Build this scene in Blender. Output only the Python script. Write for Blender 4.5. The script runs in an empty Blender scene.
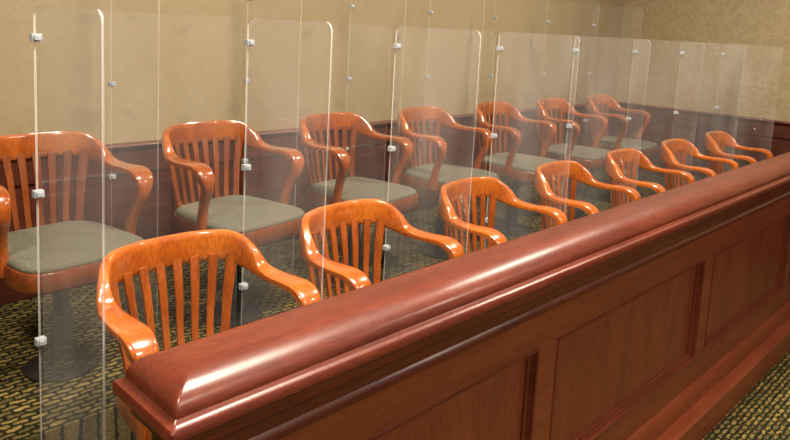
import bpy, bmesh, math, random
from mathutils import Vector, Matrix
random.seed(3)
S = bpy.context.scene
COL = S.collection
S.view_settings.view_transform = 'Standard'
S.view_settings.look = 'None'
try: S.cycles.transparent_max_bounces = 40
except Exception: pass

# ------------------------------------------------------------ materials
def new_mat(name):
    m = bpy.data.materials.new(name); m.use_nodes = True
    nt = m.node_tree
    for n in list(nt.nodes): nt.nodes.remove(n)
    out = nt.nodes.new('ShaderNodeOutputMaterial')
    return m, nt, out
def N(nt, t, **kw):
    n = nt.nodes.new(t)
    for k, v in kw.items(): setattr(n, k, v)
    return n
def L(nt, a, b): nt.links.new(a, b)
def ramp(nt, stops):
    r = N(nt, 'ShaderNodeValToRGB'); e = r.color_ramp.elements
    e[0].position, e[0].color = stops[0][0], (*stops[0][1], 1)
    e[1].position, e[1].color = stops[-1][0], (*stops[-1][1], 1)
    for p, c in stops[1:-1]:
        x = e.new(p); x.color = (*c, 1)
    return r

def wood(name, dark, mid, light, scale=(3, 3, 3), rough=0.25, coat=0.6, spec=0.5, crough=0.12, vary=0.0, grain=0.7, fine=7):
    m, nt, out = new_mat(name)
    b = N(nt, 'ShaderNodeBsdfPrincipled')
    tc = N(nt, 'ShaderNodeTexCoord'); mp = N(nt, 'ShaderNodeMapping')
    mp.inputs['Scale'].default_value = scale
    n1 = N(nt, 'ShaderNodeTexNoise'); n1.inputs['Scale'].default_value = 3; n1.inputs['Detail'].default_value = 4
    n1.inputs['Distortion'].default_value = 0.4
    L(nt, tc.outputs['Object'], mp.inputs['Vector']); L(nt, mp.outputs[0], n1.inputs['Vector'])
    r = ramp(nt, [(0.2, dark), (0.5, mid), (0.82, light)])
    L(nt, n1.outputs['Fac'], r.inputs[0])
    mp2 = N(nt, 'ShaderNodeMapping'); mp2.inputs['Scale'].default_value = tuple(s*fine for s in scale)
    n2 = N(nt, 'ShaderNodeTexNoise'); n2.inputs['Scale'].default_value = 5; n2.inputs['Detail'].default_value = 3
    L(nt, tc.outputs['Object'], mp2.inputs['Vector']); L(nt, mp2.outputs[0], n2.inputs['Vector'])
    r2 = ramp(nt, [(0.35, (0.70, 0.62, 0.55)), (0.6, (1.08, 1.08, 1.08))]); L(nt, n2.outputs['Fac'], r2.inputs[0])
    mu = N(nt, 'ShaderNodeMixRGB'); mu.blend_type = 'MULTIPLY'; mu.inputs[0].default_value = grain
    L(nt, r.outputs[0], mu.inputs[1]); L(nt, r2.outputs[0], mu.inputs[2])
    src = mu.outputs[0]
    if vary > 0:
        oi = N(nt, 'ShaderNodeObjectInfo'); mr = N(nt, 'ShaderNodeMapRange')
        mr.inputs['To Min'].default_value = 1-vary; mr.inputs['To Max'].default_value = 1+vary*0.5
        hv = N(nt, 'ShaderNodeHueSaturation')
        L(nt, oi.outputs['Random'], mr.inputs[0]); L(nt, mr.outputs[0], hv.inputs['Value'])
        L(nt, src, hv.inputs['Color']); src = hv.outputs[0]
    L(nt, src, b.inputs['Base Color'])
    n3 = N(nt, 'ShaderNodeTexNoise'); n3.inputs['Scale'].default_value = 2.5; n3.inputs['Detail'].default_value = 2
    L(nt, tc.outputs['Object'], n3.inputs['Vector'])
    mr3 = N(nt, 'ShaderNodeMapRange'); mr3.inputs['From Min'].default_value = 0.35; mr3.inputs['From Max'].default_value = 0.65
    mr3.inputs['To Min'].default_value = crough*0.8; mr3.inputs['To Max'].default_value = crough*1.7
    L(nt, n3.outputs['Fac'], mr3.inputs[0]); L(nt, mr3.outputs[0], b.inputs['Coat Roughness'])
    b.inputs['Roughness'].default_value = rough
    b.inputs['Coat Weight'].default_value = coat
    b.inputs['Specular IOR Level'].default_value = spec
    L(nt, b.outputs[0], out.inputs[0])
    return m
def plain(name, col, rough=0.6, metal=0.0):
    m, nt, out = new_mat(name)
    b = N(nt, 'ShaderNodeBsdfPrincipled')
    n1 = N(nt, 'ShaderNodeTexNoise'); n1.inputs['Scale'].default_value = 40
    r = ramp(nt, [(0.3, tuple(c*0.85 for c in col)), (0.7, tuple(min(1, c*1.12) for c in col))])
    L(nt, n1.outputs['Fac'], r.inputs[0]); L(nt, r.outputs[0], b.inputs['Base Color'])
    b.inputs['Roughness'].default_value = rough; b.inputs['Metallic'].default_value = metal
    L(nt, b.outputs[0], out.inputs[0])
    return m

M_chair = wood('cherry_wood', (0.26, 0.052, 0.006), (0.39, 0.093, 0.010), (0.52, 0.15, 0.019), (4, 4, 1.5), 0.28, 0.9, vary=0.14, crough=0.07, grain=0.75)
M_slat = wood('cherry_slat_wood', (0.15, 0.031, 0.005), (0.25, 0.056, 0.008), (0.36, 0.090, 0.013), (6, 6, 1.2), 0.32, 0.7, vary=0.14, grain=0.75)
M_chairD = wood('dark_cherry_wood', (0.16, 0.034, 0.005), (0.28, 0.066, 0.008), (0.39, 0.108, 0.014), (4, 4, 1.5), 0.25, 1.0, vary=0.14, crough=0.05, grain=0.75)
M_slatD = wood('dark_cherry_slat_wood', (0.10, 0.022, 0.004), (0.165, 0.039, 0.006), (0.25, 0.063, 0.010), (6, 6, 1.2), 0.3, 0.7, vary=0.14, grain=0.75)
M_rail = wood('mahogany_cap', (0.070, 0.0108, 0.0044), (0.102, 0.0165, 0.0064), (0.145, 0.027, 0.010), (0.8, 6, 6), 0.5, 0.6, spec=0.2, crough=0.18, grain=0.8)
M_panel = wood('mahogany_panel', (0.122, 0.0238, 0.0085), (0.168, 0.0355, 0.0125), (0.213, 0.051, 0.0185), (0.8, 7, 7), 0.40, 0.3, spec=0.35, grain=0.6)
M_panelv = wood('mahogany_field', (0.120, 0.0232, 0.0085), (0.160, 0.0335, 0.0125), (0.20, 0.048, 0.0185), (3, 3, 0.7), 0.40, 0.3, spec=0.35, grain=0.6)
M_mold = wood('mahogany_molding', (0.075, 0.013, 0.005), (0.105, 0.019, 0.007), (0.145, 0.030, 0.011), (1, 7, 7), 0.45, 0.4, spec=0.3, grain=0.7)
M_wains = wood('dark_wainscot', (0.042, 0.010, 0.005), (0.063, 0.015, 0.007), (0.092, 0.023, 0.010), (0.8, 2, 5), 0.45, 0.1, spec=0.3)
M_black = plain('black_steel', (0.015, 0.014, 0.014), 0.45, 0.2)

m, nt, out = new_mat('seat_fabric'); M_fab = m
b = N(nt, 'ShaderNodeBsdfPrincipled'); tc = N(nt, 'ShaderNodeTexCoord')
n1 = N(nt, 'ShaderNodeTexNoise'); n1.inputs['Scale'].default_value = 200; n1.inputs['Detail'].default_value = 2
L(nt, tc.outputs['Object'], n1.inputs['Vector'])
r = ramp(nt, [(0.35, (0.082, 0.078, 0.055)), (0.65, (0.145, 0.138, 0.100))])
L(nt, n1.outputs['Fac'], r.inputs[0]); L(nt, r.outputs[0], b.inputs['Base Color'])
b.inputs['Roughness'].default_value = 0.95
bp = N(nt, 'ShaderNodeBump'); bp.inputs['Strength'].default_value = 0.2; bp.inputs['Distance'].default_value = 0.002
L(nt, n1.outputs['Fac'], bp.inputs['Height']); L(nt, bp.outputs[0], b.inputs['Normal'])
L(nt, b.outputs[0], out.inputs[0])

m, nt, out = new_mat('patterned_carpet'); M_carpet = m
b = N(nt, 'ShaderNodeBsdfPrincipled'); tc = N(nt, 'ShaderNodeTexCoord')
nz = N(nt, 'ShaderNodeTexNoise'); nz.inputs['Scale'].default_value = 26
mx = N(nt, 'ShaderNodeMixRGB'); mx.blend_type = 'ADD'; mx.inputs[0].default_value = 0.026
L(nt, tc.outputs['Object'], nz.inputs['Vector'])
L(nt, tc.outputs['Object'], mx.inputs[1]); L(nt, nz.outputs['Color'], mx.inputs[2])
br = N(nt, 'ShaderNodeTexBrick'); br.offset = 0.5
br.inputs['Scale'].default_value = 1.0
br.inputs['Brick Width'].default_value = 0.054; br.inputs['Row Height'].default_value = 0.025
br.inputs['Mortar Size'].default_value = 0.0086; br.inputs['Mortar Smooth'].default_value = 0.65
br.inputs['Color1'].default_value = (0.30, 0.215, 0.068, 1); br.inputs['Color2'].default_value = (0.090, 0.068, 0.028, 1)
br.inputs['Mortar'].default_value = (0.018, 0.019, 0.009, 1)
L(nt, mx.outputs[0], br.inputs['Vector'])
nf = N(nt, 'ShaderNodeTexNoise'); nf.inputs['Scale'].default_value = 120; nf.inputs['Detail'].default_value = 2
L(nt, tc.outputs['Object'], nf.inputs['Vector'])
r = ramp(nt, [(0.38, (0.5, 0.5, 0.5)), (0.62, (1.1, 1.1, 1.1))]); L(nt, nf.outputs['Fac'], r.inputs[0])
m2 = N(nt, 'ShaderNodeMixRGB'); m2.blend_type = 'MULTIPLY'; m2.inputs[0].default_value = 1
L(nt, br.outputs['Color'], m2.inputs[1]); L(nt, r.outputs[0], m2.inputs[2])
L(nt, m2.outputs[0], b.inputs['Base Color']); b.inputs['Roughness'].default_value = 1.0
b.inputs['Specular IOR Level'].default_value = 0.03
L(nt, b.outputs[0], out.inputs[0])

def wallpaper(name, c1, c2):
    m, nt, out = new_mat(name)
    b = N(nt, 'ShaderNodeBsdfPrincipled'); tc = N(nt, 'ShaderNodeTexCoord')
    n1 = N(nt, 'ShaderNodeTexNoise'); n1.inputs['Scale'].default_value = 14; n1.inputs['Detail'].default_value = 3
    n1.inputs['Distortion'].default_value = 2.0
    L(nt, tc.outputs['Object'], n1.inputs['Vector'])
    r = ramp(nt, [(0.45, c1), (0.55, c2)])
    L(nt, n1.outputs['Fac'], r.inputs[0]); L(nt, r.outputs[0], b.inputs['Base Color'])
    b.inputs['Roughness'].default_value = 0.45
    L(nt, b.outputs[0], out.inputs[0]); return m
M_wall = wallpaper('plain_wallpaper', (0.268, 0.206, 0.118), (0.284, 0.219, 0.126))
M_wall2 = wallpaper('damask_wallpaper', (0.275, 0.212, 0.117), (0.320, 0.250, 0.142))
M_ceil = plain('ceiling_paint', (0.75, 0.70, 0.60), 0.9)

def acrylic(name, haze, hazecol, f0):
    m, nt, out = new_mat(name)
    tr = N(nt, 'ShaderNodeBsdfTransparent'); gl = N(nt, 'ShaderNodeBsdfGlossy'); gl.inputs['Roughness'].default_value = 0.03
    df = N(nt, 'ShaderNodeBsdfDiffuse'); df.inputs[0].default_value = (*hazecol, 1)
    ge = N(nt, 'ShaderNodeNewGeometry'); dt = N(nt, 'ShaderNodeVectorMath'); dt.operation = 'DOT_PRODUCT'
    L(nt, ge.outputs['Normal'], dt.inputs[0]); L(nt, ge.outputs['Incoming'], dt.inputs[1])
    def M(op, a, b2=None):
        n = N(nt, 'ShaderNodeMath'); n.operation = op
        for i, v in enumerate((a, b2)):
            if v is None: continue
            if isinstance(v, (int, float)): n.inputs[i].default_value = v
            else: L(nt, v, n.inputs[i])
        return n.outputs[0]
    ab = M('ABSOLUTE', dt.outputs['Value']); inv = M('SUBTRACT', 1.0, ab); p5 = M('POWER', inv, 5.0)
    fr = M('ADD', M('MULTIPLY', p5, 1-f0), f0)
    a = N(nt, 'ShaderNodeMixShader'); c = N(nt, 'ShaderNodeMixShader')
    nz = N(nt, 'ShaderNodeTexNoise'); nz.inputs['Scale'].default_value = 2.2
    L(nt, M('MULTIPLY', M('POWER', nz.outputs['Fac'], 2.0), haze*4), a.inputs[0])
    L(nt, tr.outputs[0], a.inputs[1]); L(nt, df.outputs[0], a.inputs[2])
    L(nt, fr, c.inputs[0]); L(nt, a.outputs[0], c.inputs[1]); L(nt, gl.outputs[0], c.inputs[2])
    L(nt, c.outputs[0], out.inputs[0]); return m
M_acr = acrylic('clear_acrylic', 0.065, (0.84, 0.86, 0.86), 0.065)
M_acrS = acrylic('clear_acrylic_screen', 0.030, (0.84, 0.86, 0.86), 0.055)
M_edge = acrylic('acrylic_edge', 0.30, (0.86, 0.87, 0.86), 0.05)
M_edgeS = acrylic('acrylic_thin_edge', 0.15, (0.85, 0.84, 0.80), 0.03)
M_clip = plain('clip_plastic', (0.33, 0.36, 0.39), 0.35)

# ------------------------------------------------------------ mesh helpers
def finish(bm, name, mats, angle=38, smooth=True):
    bmesh.ops.recalc_face_normals(bm, faces=bm.faces)
    for f in bm.faces: f.smooth = smooth
    for e in bm.edges:
        if len(e.link_faces) == 2 and e.calc_face_angle(0) > math.radians(angle): e.smooth = False
    me = bpy.data.meshes.new(name); bm.to_mesh(me); bm.free()
    for m in (mats if isinstance(mats, (list, tuple)) else [mats]): me.materials.append(m)
    return me
def obj(name, me, parent=None, loc=(0, 0, 0)):
    o = bpy.data.objects.new(name, me); COL.objects.link(o); o.location = loc
    if parent: o.parent = parent
    return o
def empty(name, loc):
    o = bpy.data.objects.new(name, None); o.empty_display_size = 0.1; COL.objects.link(o); o.location = loc; return o
def add_box(bm, x0, x1, y0, y1, z0, z1, bev=0.0):
    v = [bm.verts.new(p) for p in [(x0,y0,z0),(x1,y0,z0),(x1,y1,z0),(x0,y1,z0),(x0,y0,z1),(x1,y0,z1),(x1,y1,z1),(x0,y1,z1)]]
    fs = [bm.faces.new([v[i] for i in q]) for q in [(3,2,1,0),(4,5,6,7),(0,1,5,4),(1,2,6,5),(2,3,7,6),(3,0,4,7)]]
    if bev > 0:
        es = list({e for f in fs for e in f.edges})
        bmesh.ops.bevel(bm, geom=es, offset=bev, segments=2, profile=0.5, affect='EDGES')
def add_loft(bm, rings, cap0=True, cap1=True, closed=True):
    R = [[bm.verts.new(p) for p in r] for r in rings]
    n = len(R[0])
    for a, b2 in zip(R[:-1], R[1:]):
        for i in range(n if closed else n-1):
            j = (i+1) % n
            bm.faces.new([a[i], a[j], b2[j], b2[i]])
    if cap0: bm.faces.new(R[0][::-1])
    if cap1: bm.faces.new(R[-1])
def cyl(bm, x, y, prof, n=20):
    add_loft(bm, [[(x+r*math.cos(2*math.pi*i/n), y+r*math.sin(2*math.pi*i/n), z) for i in range(n)] for r, z in prof])
def catmull(P, n):
    out = []
    Q = [[2*a-b2 for a, b2 in zip(P[0], P[1])]] + [list(p) for p in P] + [[2*a-b2 for a, b2 in zip(P[-1], P[-2])]]
    for i in range(1, len(Q)-2):
        for k in range(n):
            t = k/n
            out.append([0.5*(2*b+(c-a)*t+(2*a-5*b+4*c-d)*t*t+(3*b-a-3*c+d)*t**3) for a, b, c, d in zip(Q[i-1], Q[i], Q[i+1], Q[i+2])])
    out.append(list(P[-1])); return out
def sweep(bm, pts, n=16, pw=0.45):
    rings = []
    for i, p in enumerate(pts):
        a = Vector(pts[max(i-1, 0)][:3]); b2 = Vector(pts[min(i+1, len(pts)-1)][:3])
        T = (b2-a).normalized()
        ph = math.radians(p[5]); Nn = Vector((math.sin(ph), math.cos(ph), 0))
        Nn = (Nn - T*Nn.dot(T)).normalized(); B = T.cross(Nn)
        c = Vector(p[:3]); r = []
        for k in range(n):
            t = 2*math.pi*k/n
            cx, cy = math.cos(t), math.sin(t)
            r.append(c + Nn*(p[3]/2*math.copysign(abs(cx)**pw, cx)) + B*(p[4]/2*math.copysign(abs(cy)**pw, cy)))
        rings.append(r)
    add_loft(bm, rings)

# ------------------------------------------------------------ chair prototype meshes
CT = [ # x, y, z, w, h, phi
 (0.0,   0.240, 0.740, 0.028, 0.092, 0),
 (0.098, 0.231, 0.740, 0.028, 0.092, 22),
 (0.182, 0.196, 0.734, 0.029, 0.090, 47),
 (0.219, 0.146, 0.703, 0.034, 0.072, 65),
 (0.232, 0.100, 0.676, 0.048, 0.036, 78),
 (0.236, 0.040, 0.671, 0.062, 0.022, 86),
 (0.239, -0.030, 0.673, 0.072, 0.022, 90),
 (0.240, -0.082, 0.670, 0.073, 0.026, 90),
 (0.239, -0.117, 0.645, 0.066, 0.034, 90),
 (0.231, -0.119, 0.597, 0.042, 0.037, 90),
 (0.222, -0.092, 0.535, 0.030, 0.034, 90),
 (0.215, -0.072, 0.470, 0.030, 0.036, 90),
 (0.213, -0.070, 0.400, 0.030, 0.044, 90)]
def mirror(p): return [-p[0], p[1], p[2], p[3], p[4], -p[5]]
full = catmull(CT, 6)
bm = bmesh.new()
half = full[:6*3+1]
crest = [mirror(p) for p in half[::-1]][:-1] + half
sweep(bm, crest)
me_crest = finish(bm, 'crest_rail', M_chair)
bm = bmesh.new()
NS = 8
for i in range(NS):
    t = (i-(NS-1)/2)/((NS-1)/2)
    xt, xb = 0.184*t, 0.142*t
    yt = 0.231 - 0.046*t*t; yb = 0.180 - 0.03*t*t
    w = 0.025 if abs(t) < 0.9 else 0.032
    P = [(xb, yb, 0.42, w*0.9, 0.012, 0), (xb+(xt-xb)*.3, yb+0.018, 0.52, w*0.85, 0.010, 0), (xb+(xt-xb)*.65, yb+0.030, 0.62, w*1.0, 0.010, 0), (xt, yt, 0.715, w*1.15, 0.012, 0)]
    pts = catmull(P, 4)
    rings = []
    for q in pts:
        n = 12; r = []
        ang = 25*t
        ca, sa = math.cos(math.radians(-ang)), math.sin(math.radians(-ang))
        for k in range(n):
            a = 2*math.pi*k/n
            u = q[3]/2*math.copysign(abs(math.cos(a))**.4, math.cos(a)); v = q[4]/2*math.copysign(abs(math.sin(a))**.4, math.sin(a))
            r.append((q[0]+u*ca-v*sa, q[1]+u*sa+v*ca, q[2]))
        rings.append(r)
    add_loft(bm, rings)
me_back = finish(bm, 'backrest', M_slat)
def arm_mesh(sgn):
    bm = bmesh.new(); pts = full[6*3:]
    if sgn < 0: pts = [mirror(p) for p in pts]
    sweep(bm, pts)
    return finish(bm, 'armrest', M_chair)
me_armL, me_armR = arm_mesh(-1), arm_mesh(1)
def seat_outline(n=48, e=0.42):
    o = []
    for k in range(n):
        a = 2*math.pi*k/n
        x = math.copysign(abs(math.cos(a))**e, math.cos(a)); y = math.copysign(abs(math.sin(a))**e, math.sin(a))
        hw = 0.230 - 0.034*(y+1)/2
        o.append((x*hw, -0.03 + y*0.228))
    return o
so = seat_outline()
def ring(sc, z): return [(x*sc, -0.03+(y+0.03)*sc, z) for x, y in so]
bm = bmesh.new(); add_loft(bm, [ring(0.93, 0.375), ring(0.985, 0.380), ring(1.0, 0.39), ring(1.0, 0.430), ring(0.985, 0.438), ring(0.9, 0.440)])
me_seat = finish(bm, 'seat', M_slat)
bm = bmesh.new(); add_loft(bm, [ring(0.95, 0.437), ring(0.958, 0.443), ring(0.95, 0.450), ring(0.92, 0.457), ring(0.85, 0.462), ring(0.6, 0.466), ring(0.3, 0.468), ring(0.1, 0.469)])
me_cush = finish(bm, 'cushion', M_fab, 80)
bm = bmesh.new()
cyl(bm, 0, 0, [(0.12, 0.0), (0.12, 0.008), (0.11, 0.014), (0.045, 0.02), (0.04, 0.03), (0.036, 0.20), (0.028, 0.205), (0.028, 0.33), (0.05, 0.335), (0.05, 0.35)])
add_box(bm, -0.11, 0.11, -0.12, 0.12, 0.345, 0.38, 0.008)
add_box(bm, -0.03, 0.03, -0.03, 0.03, 0.29, 0.35, 0.006)
me_ped = finish(bm, 'pedestal', M_black)
PARTS = [('crest_rail', me_crest), ('backrest', me_back), ('armrest', me_armL), ('armrest', me_armR), ('seat', me_seat), ('cushion', me_cush), ('pedestal', me_ped)]
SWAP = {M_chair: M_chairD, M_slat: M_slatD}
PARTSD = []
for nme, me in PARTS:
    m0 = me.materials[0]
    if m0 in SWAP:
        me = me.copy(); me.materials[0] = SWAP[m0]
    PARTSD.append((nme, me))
def chair_row(parts, spots, y, z, label, group):
    proto = None; pp = []
    for x, a in spots:
        if proto is None:
            proto = empty('courtroom_armchair', (x, y, z)); o = proto
            for nme, me in parts: pp.append(obj(nme, me, o))
            for p in pp:
                if p.name.startswith('cushion'): p['label'] = 'grey-green woven fabric seat cushion'
                if p.name.startswith('pedestal'): p['label'] = 'black steel swivel pedestal'
        else:
            o = proto.copy(); COL.objects.link(o)
            for p in pp:
                q = p.copy(); q.parent = o; COL.objects.link(q)
        o.location = (x, y, z); o.rotation_euler = (0, 0, math.radians(a))
        o['label'] = label; o['category'] = 'chair'; o['group'] = group

ZB = 0.185
chair_row(PARTS, zip([0.928, 1.580, 2.273, 2.965, 3.658, 4.368, 5.09], [0, 4, 4, 4, 5, 4, 5]), 1.54, 0,
          'glossy cherry-wood slatted armchair beside the low railing', 'front row of jury armchairs')
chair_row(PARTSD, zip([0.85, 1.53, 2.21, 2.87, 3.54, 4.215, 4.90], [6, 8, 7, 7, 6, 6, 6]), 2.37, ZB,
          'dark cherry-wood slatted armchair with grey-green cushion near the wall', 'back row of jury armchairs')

# ------------------------------------------------------------ dividers
def outline_rr(w, z0, z1, r=0.03, seg=6):
    o = []
    for cx, cz, a0 in [(w/2-r, z0+r, -90), (w/2-r, z1-r, 0), (-w/2+r, z1-r, 90), (-w/2+r, z0+r, 180)]:
        for k in range(seg+1):
            a = math.radians(a0+90*k/seg); o.append((cx+r*math.cos(a), cz+r*math.sin(a)))
    return o
def sheet_mesh(name, w, h, axis, ma, mb, t=0.003):
    bm = bmesh.new(); o = outline_rr(w, 0, h)
    P = (lambda u, v, d: (u, d, v)) if axis == 'x' else (lambda u, v, d: (d, u, v))
    f = bm.faces.new([bm.verts.new(P(u, v, 0)) for u, v in o])
    add_loft(bm, [[P(u, v, -t) for u, v in o], [P(u, v, t) for u, v in o]], False, False)
    me = finish(bm, name, [ma, mb], 40, False)
    for i, p in enumerate(me.polygons): p.material_index = 0 if len(p.vertices) > 4 else 1
    return me
DW = 0.42
def clip_mesh():
    bm = bmesh.new()
    add_box(bm, -0.013, 0.013, -0.014, 0.008, -0.010, 0.010, 0.0015)
    add_box(bm, -0.008, 0.008, -0.020, -0.013, -0.006, 0.006, 0.001)
    return finish(bm, 'clip', M_clip, 30, False)
me_clip = clip_mesh()
def dividers(y_far, z0, h, clips, xs, group, lab, ma, mb, t):
    me_d = sheet_mesh('sheet', DW, h, 'y', ma, mb, t)
    first = None
    for x in xs:
        if first is None:
            first = empty('acrylic_divider', (x, y_far-DW/2, z0)); o = first; parts = [obj('sheet', me_d, o)]
            for c in clips: parts.append(obj('clip', me_clip, o, (0, DW/2-0.004, c-z0)))
        else:
            o = first.copy(); COL.objects.link(o)
            for p in parts:
                q = p.copy(); q.parent = o; COL.objects.link(q)
        o.location = (x, y_far-DW/2, z0)
        o['label'] = lab; o['category'] = 'divider'; o['group'] = group
FX = [0.635, 1.286, 1.978, 2.670, 3.363, 4.073, 4.793, 5.58]
BX = [1.25, 1.92, 2.59, 3.25, 3.915, 4.60, 5.30]
YF, YBK = 1.93, 2.89
dividers(YF, 0.0, 1.415, [1.335, 0.92, 0.505], FX, 'front row of clear dividers', 'tall clear acrylic divider sheet with clips between chairs', M_acr, M_edge, 0.0028)
dividers(YBK, ZB, 1.48, [1.51, 1.11, 0.71], BX, 'back row of clear dividers', 'tall clear acrylic divider sheet between chairs near the wall', M_acrS, M_edgeS, 0.0025)
for a, b2 in zip(FX, FX[1:]+[6.13]):
    me_s = sheet_mesh('acrylic_screen', b2-a-0.03, 1.415, 'x', M_acrS, M_edgeS, 0.002)
    o = obj('acrylic_screen', me_s, None, ((a+b2)/2, YF+0.014, 0))
    o['label'] = 'clear acrylic screen standing behind an armchair'; o['category'] = 'divider'; o['group'] = 'clear screens behind the front chairs'

# ------------------------------------------------------------ railing
X0, X1 = 0.53, 6.155
YA, YB = 0.995, 1.228
ZF = -0.36
rail = empty('jury_box_railing', (X0, (YA+YB)/2, ZF))
rail['label'] = 'polished mahogany panelled low railing enclosing the chairs'; rail['category'] = 'railing'
ox, oy, oz = rail.location
def rr(i, z, rad=0.006):
    x0, y0, y1 = X0+i-ox, YA+i-oy, YB-i-oy
    rad = min(rad, (y1-y0)/2*0.9)
    o = [(X1-ox, y0, z-oz), (X1-ox, y1, z-oz)]
    for k in range(6):
        a = math.radians(90+90*k/5); o.append((x0+rad+rad*math.cos(a), y1-rad+rad*math.sin(a), z-oz))
    for k in range(6):
        a = math.radians(180+90*k/5); o.append((x0+rad+rad*math.cos(a), y0+rad+rad*math.sin(a), z-oz))
    return o
bm = bmesh.new()
prof = [(0.020, 0.690), (0.004, 0.691), (0.0, 0.695), (0.0, 0.711), (0.003, 0.716), (0.010, 0.718), (0.013, 0.721)]
for k in range(0, 17):
    a = math.radians(90*k/16)
    prof.append((0.017+0.070*(1-math.cos(a)), 0.726+0.052*math.sin(a)))
prof.append((0.100, 0.7790))
prof.append((0.112, 0.7793))
add_loft(bm, [rr(i, z) for i, z in prof])
me = finish(bm, 'cap_rail', M_rail, 32); o = obj('cap_rail', me, rail)
bm = bmesh.new()
cp = [(0.062, 0.572), (0.050, 0.574), (0.046, 0.580), (0.046, 0.590), (0.051, 0.594), (0.055, 0.600)]
for k in range(0, 7):
    a = math.radians(90*k/6); cp.append((0.054-0.020*(1-math.cos(a)), 0.604+0.040*math.sin(a)))
cp += [(0.034, 0.650), (0.026, 0.651), (0.026, 0.664), (0.022, 0.668), (0.018, 0.680), (0.012, 0.685), (0.012, 0.691)]
add_loft(bm, [rr(i, z, 0.003) for i, z in cp])
obj('cornice_molding', finish(bm, 'cornice_molding', M_rail, 25), rail)
FY = YA+0.060; BYY = YB-0.060; DP = 0.026
bm = bmesh.new(); add_box(bm, X0+0.075-ox, X1-ox, FY+DP-oy, BYY-oy, ZF-oz, 0.60-oz)
obj('panel_core', finish(bm, 'panel_core', M_panelv, 30, False), rail)
bm = bmesh.new()
SW = 0.055
st = [X0+0.12, 1.835, 3.185, 4.535, 5.885]
zt, zb = 0.455, -0.02
add_box(bm, X0+0.06-ox, X1-ox, FY-oy, FY+DP+.004-oy, zt-oz, 0.60-oz, 0.002)
add_box(bm, X0+0.06-ox, X1-ox, FY-oy, FY+DP+.004-oy, ZF-oz, zb-oz, 0.002)
for x in st: add_box(bm, x-SW-ox, x+SW-ox, FY-oy, FY+DP+.004-oy, zb-oz-0.001, zt-oz+0.001, 0.002)
add_box(bm, X0+0.06-ox, X0+0.08-ox, FY-oy, BYY-oy, ZF-oz, 0.60-oz, 0.002)
obj('panel_frame', finish(bm, 'panel_frame', M_panel, 30, False), rail)
for a, b2 in zip(st, st[1:]+[X1+SW]):
    bm = bmesh.new()
    def pr(i, y): return [(a+SW+i-ox, y-oy, zb+i-oz), (b2-SW-i-ox, y-oy, zb+i-oz), (b2-SW-i-ox, y-oy, zt-i-oz), (a+SW+i-ox, y-oy, zt-i-oz)]
    add_loft(bm, [pr(-0.002, FY+0.003), pr(-0.002, FY-0.002), pr(0.004, FY-0.004), pr(0.008, FY-0.001), pr(0.009, FY+0.008), pr(0.014, FY+0.009), pr(0.015, FY+0.014), pr(0.022, FY+0.016), pr(0.026, FY+0.020), pr(0.027, FY+DP-0.0005)], False, False)
    obj('panel_molding', finish(bm, 'panel_molding', M_mold, 30), rail)
bm = bmesh.new()
def br2(i, z): return [(X0+0.06-i-ox, FY-i-oy, z-oz), (X1-ox, FY-i-oy, z-oz), (X1-ox, FY+0.01-oy, z-oz), (X0+0.06-i-ox, FY+0.01-oy, z-oz)]
add_loft(bm, [br2(0.085, ZF), br2(0.085, -0.25), br2(0.082, -0.238), br2(0.074, -0.232), br2(0.024, -0.228), br2(0.022, -0.17), br2(0.016, -0.155), br2(0.006, -0.145), br2(0.002, -0.140)])
obj('base_molding', finish(bm, 'base_molding', M_panel, 30), rail)

# ------------------------------------------------------------ room shell
def struct(o): o['kind'] = 'structure'; return o
WX, WY = 6.16, 3.06
bm = bmesh.new()
prof = [(-4, ZF), (BYY-0.01, ZF), (BYY-0.01, 0.0), (2.0, 0.0), (2.0, ZB), (WY, ZB)]
a = [bm.verts.new((-5, y, z)) for y, z in prof]; c = [bm.verts.new((WX, y, z)) for y, z in prof]
for i in range(len(prof)-1): bm.faces.new([a[i], c[i], c[i+1], a[i+1]])
struct(obj('floor', finish(bm, 'floor', M_carpet, 30, False)))
CZ = 3.0
bm = bmesh.new(); add_box(bm, -5, WX+0.1, WY, WY+0.1, ZF, CZ); struct(obj('wall_back', finish(bm, 'wall_back', M_wall, 30, False)))
bm = bmesh.new(); add_box(bm, WX, WX+0.1, -4, WY, ZF, CZ); struct(obj('wall_right', finish(bm, 'wall_right', M_wall2, 30, False)))
bm = bmesh.new(); add_box(bm, -5, WX+0.1, -4, WY+0.1, CZ, CZ+0.1); struct(obj('ceiling', finish(bm, 'ceiling', M_ceil, 30, False)))
ZW = 0.82
bm = bmesh.new()
add_box(bm, -5, WX, WY-0.012, WY, ZB, ZW-0.02)
add_box(bm, -5, WX-0.02, WY-0.024, WY-0.012, ZW-0.14, ZW-0.03, 0.003)
add_box(bm, -5, WX-0.02, WY-0.024, WY-0.012, ZB, ZB+0.16, 0.003)
x = WX-0.05
while x > -4.5:
    add_box(bm, x-0.09, x, WY-0.024, WY-0.012, ZB+0.155, ZW-0.135, 0.002); x -= 1.1
struct(obj('trim_1', finish(bm, 'trim_1', M_wains, 30, False)))
bm = bmesh.new()
def cr(pts, x0, x1): add_loft(bm, [[(x0, WY-d, z) for d, z in pts], [(x1, WY-d, z) for d, z in pts]])
crp = [(0.0, ZW-0.05), (0.022, ZW-0.05), (0.026, ZW-0.035), (0.040, ZW-0.022), (0.046, ZW-0.018), (0.050, ZW-0.010), (0.046, ZW-0.002), (0.040, ZW), (0.0, ZW)]
cr(crp, -5, WX)
struct(obj('trim_2', finish(bm, 'trim_2', M_mold, 30)))
bm = bmesh.new()
add_box(bm, WX-0.012, WX, -4, WY-0.012, ZF, ZW-0.02)
add_box(bm, WX-0.024, WX-0.012, -4, WY-0.03, ZW-0.14, ZW-0.03, 0.003)
y = WY-0.03
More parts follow.
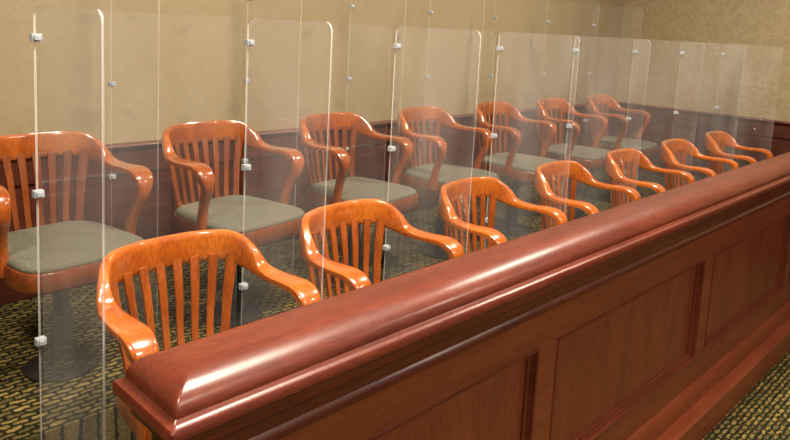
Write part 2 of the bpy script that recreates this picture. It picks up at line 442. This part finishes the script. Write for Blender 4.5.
while y > -3.5:
    add_box(bm, WX-0.024, WX-0.012, y-0.09, y, -0.1, ZW-0.135, 0.002); y -= 0.85
struct(obj('trim_3', finish(bm, 'trim_3', M_wains, 30, False)))
bm = bmesh.new()
add_loft(bm, [[(WX-d, -4, z) for d, z in crp], [(WX-d, WY-0.04, z) for d, z in crp]])
struct(obj('trim_4', finish(bm, 'trim_4', M_mold, 30)))

# ------------------------------------------------------------ lights
W = bpy.data.worlds.new('World'); S.world = W; W.use_nodes = True
bg = W.node_tree.nodes['Background']; bg.inputs[0].default_value = (1.0, 0.93, 0.82, 1); bg.inputs[1].default_value = 0.25
def area(loc, size, power, col=(1, 0.88, 0.72)):
    l = bpy.data.lights.new('ceiling_or_fill_light', 'AREA'); l.shape = 'DISK'; l.size = size; l.energy = power; l.color = col
    o = bpy.data.objects.new('ceiling_or_fill_light', l); COL.objects.link(o); o.location = loc; return o
area((1.50, 0.85, CZ-0.03), 1.0, 165)
area((4.1, 1.3, CZ-0.03), 0.35, 100)
area((-0.6, 0.8, CZ-0.03), 0.35, 95)
area((1.2, -1.9, CZ-0.03), 1.0, 125)  # large soft fill added at the rear, not a lamp of the room
area((4.2, -1.6, CZ-0.03), 0.6, 55)

# ------------------------------------------------------------ camera
f = 690.0; p = math.radians(7.5); r = math.radians(2.98); th = math.radians(44.05); py = 118.0
R = Vector((math.sin(th), -math.cos(th), 0))
U = Vector((math.cos(th)*math.sin(p), math.sin(th)*math.sin(p), math.cos(p)))
F = Vector((math.cos(th)*math.cos(p), math.sin(th)*math.cos(p), -math.sin(p)))
R2 = R*math.cos(r) + U*math.sin(r); U2 = U*math.cos(r) - R*math.sin(r)
cam = bpy.data.cameras.new('Camera'); co = bpy.data.objects.new('Camera', cam); COL.objects.link(co)
mw = Matrix((R2, U2, -F)).transposed().to_4x4(); mw.translation = Vector((0, 0, 1.41))
co.matrix_world = mw
cam.sensor_width = 36; cam.sensor_fit = 'HORIZONTAL'; cam.lens = f/790*36
cam.shift_y = -(220-py)/790; cam.clip_start = 0.05
S.camera = co
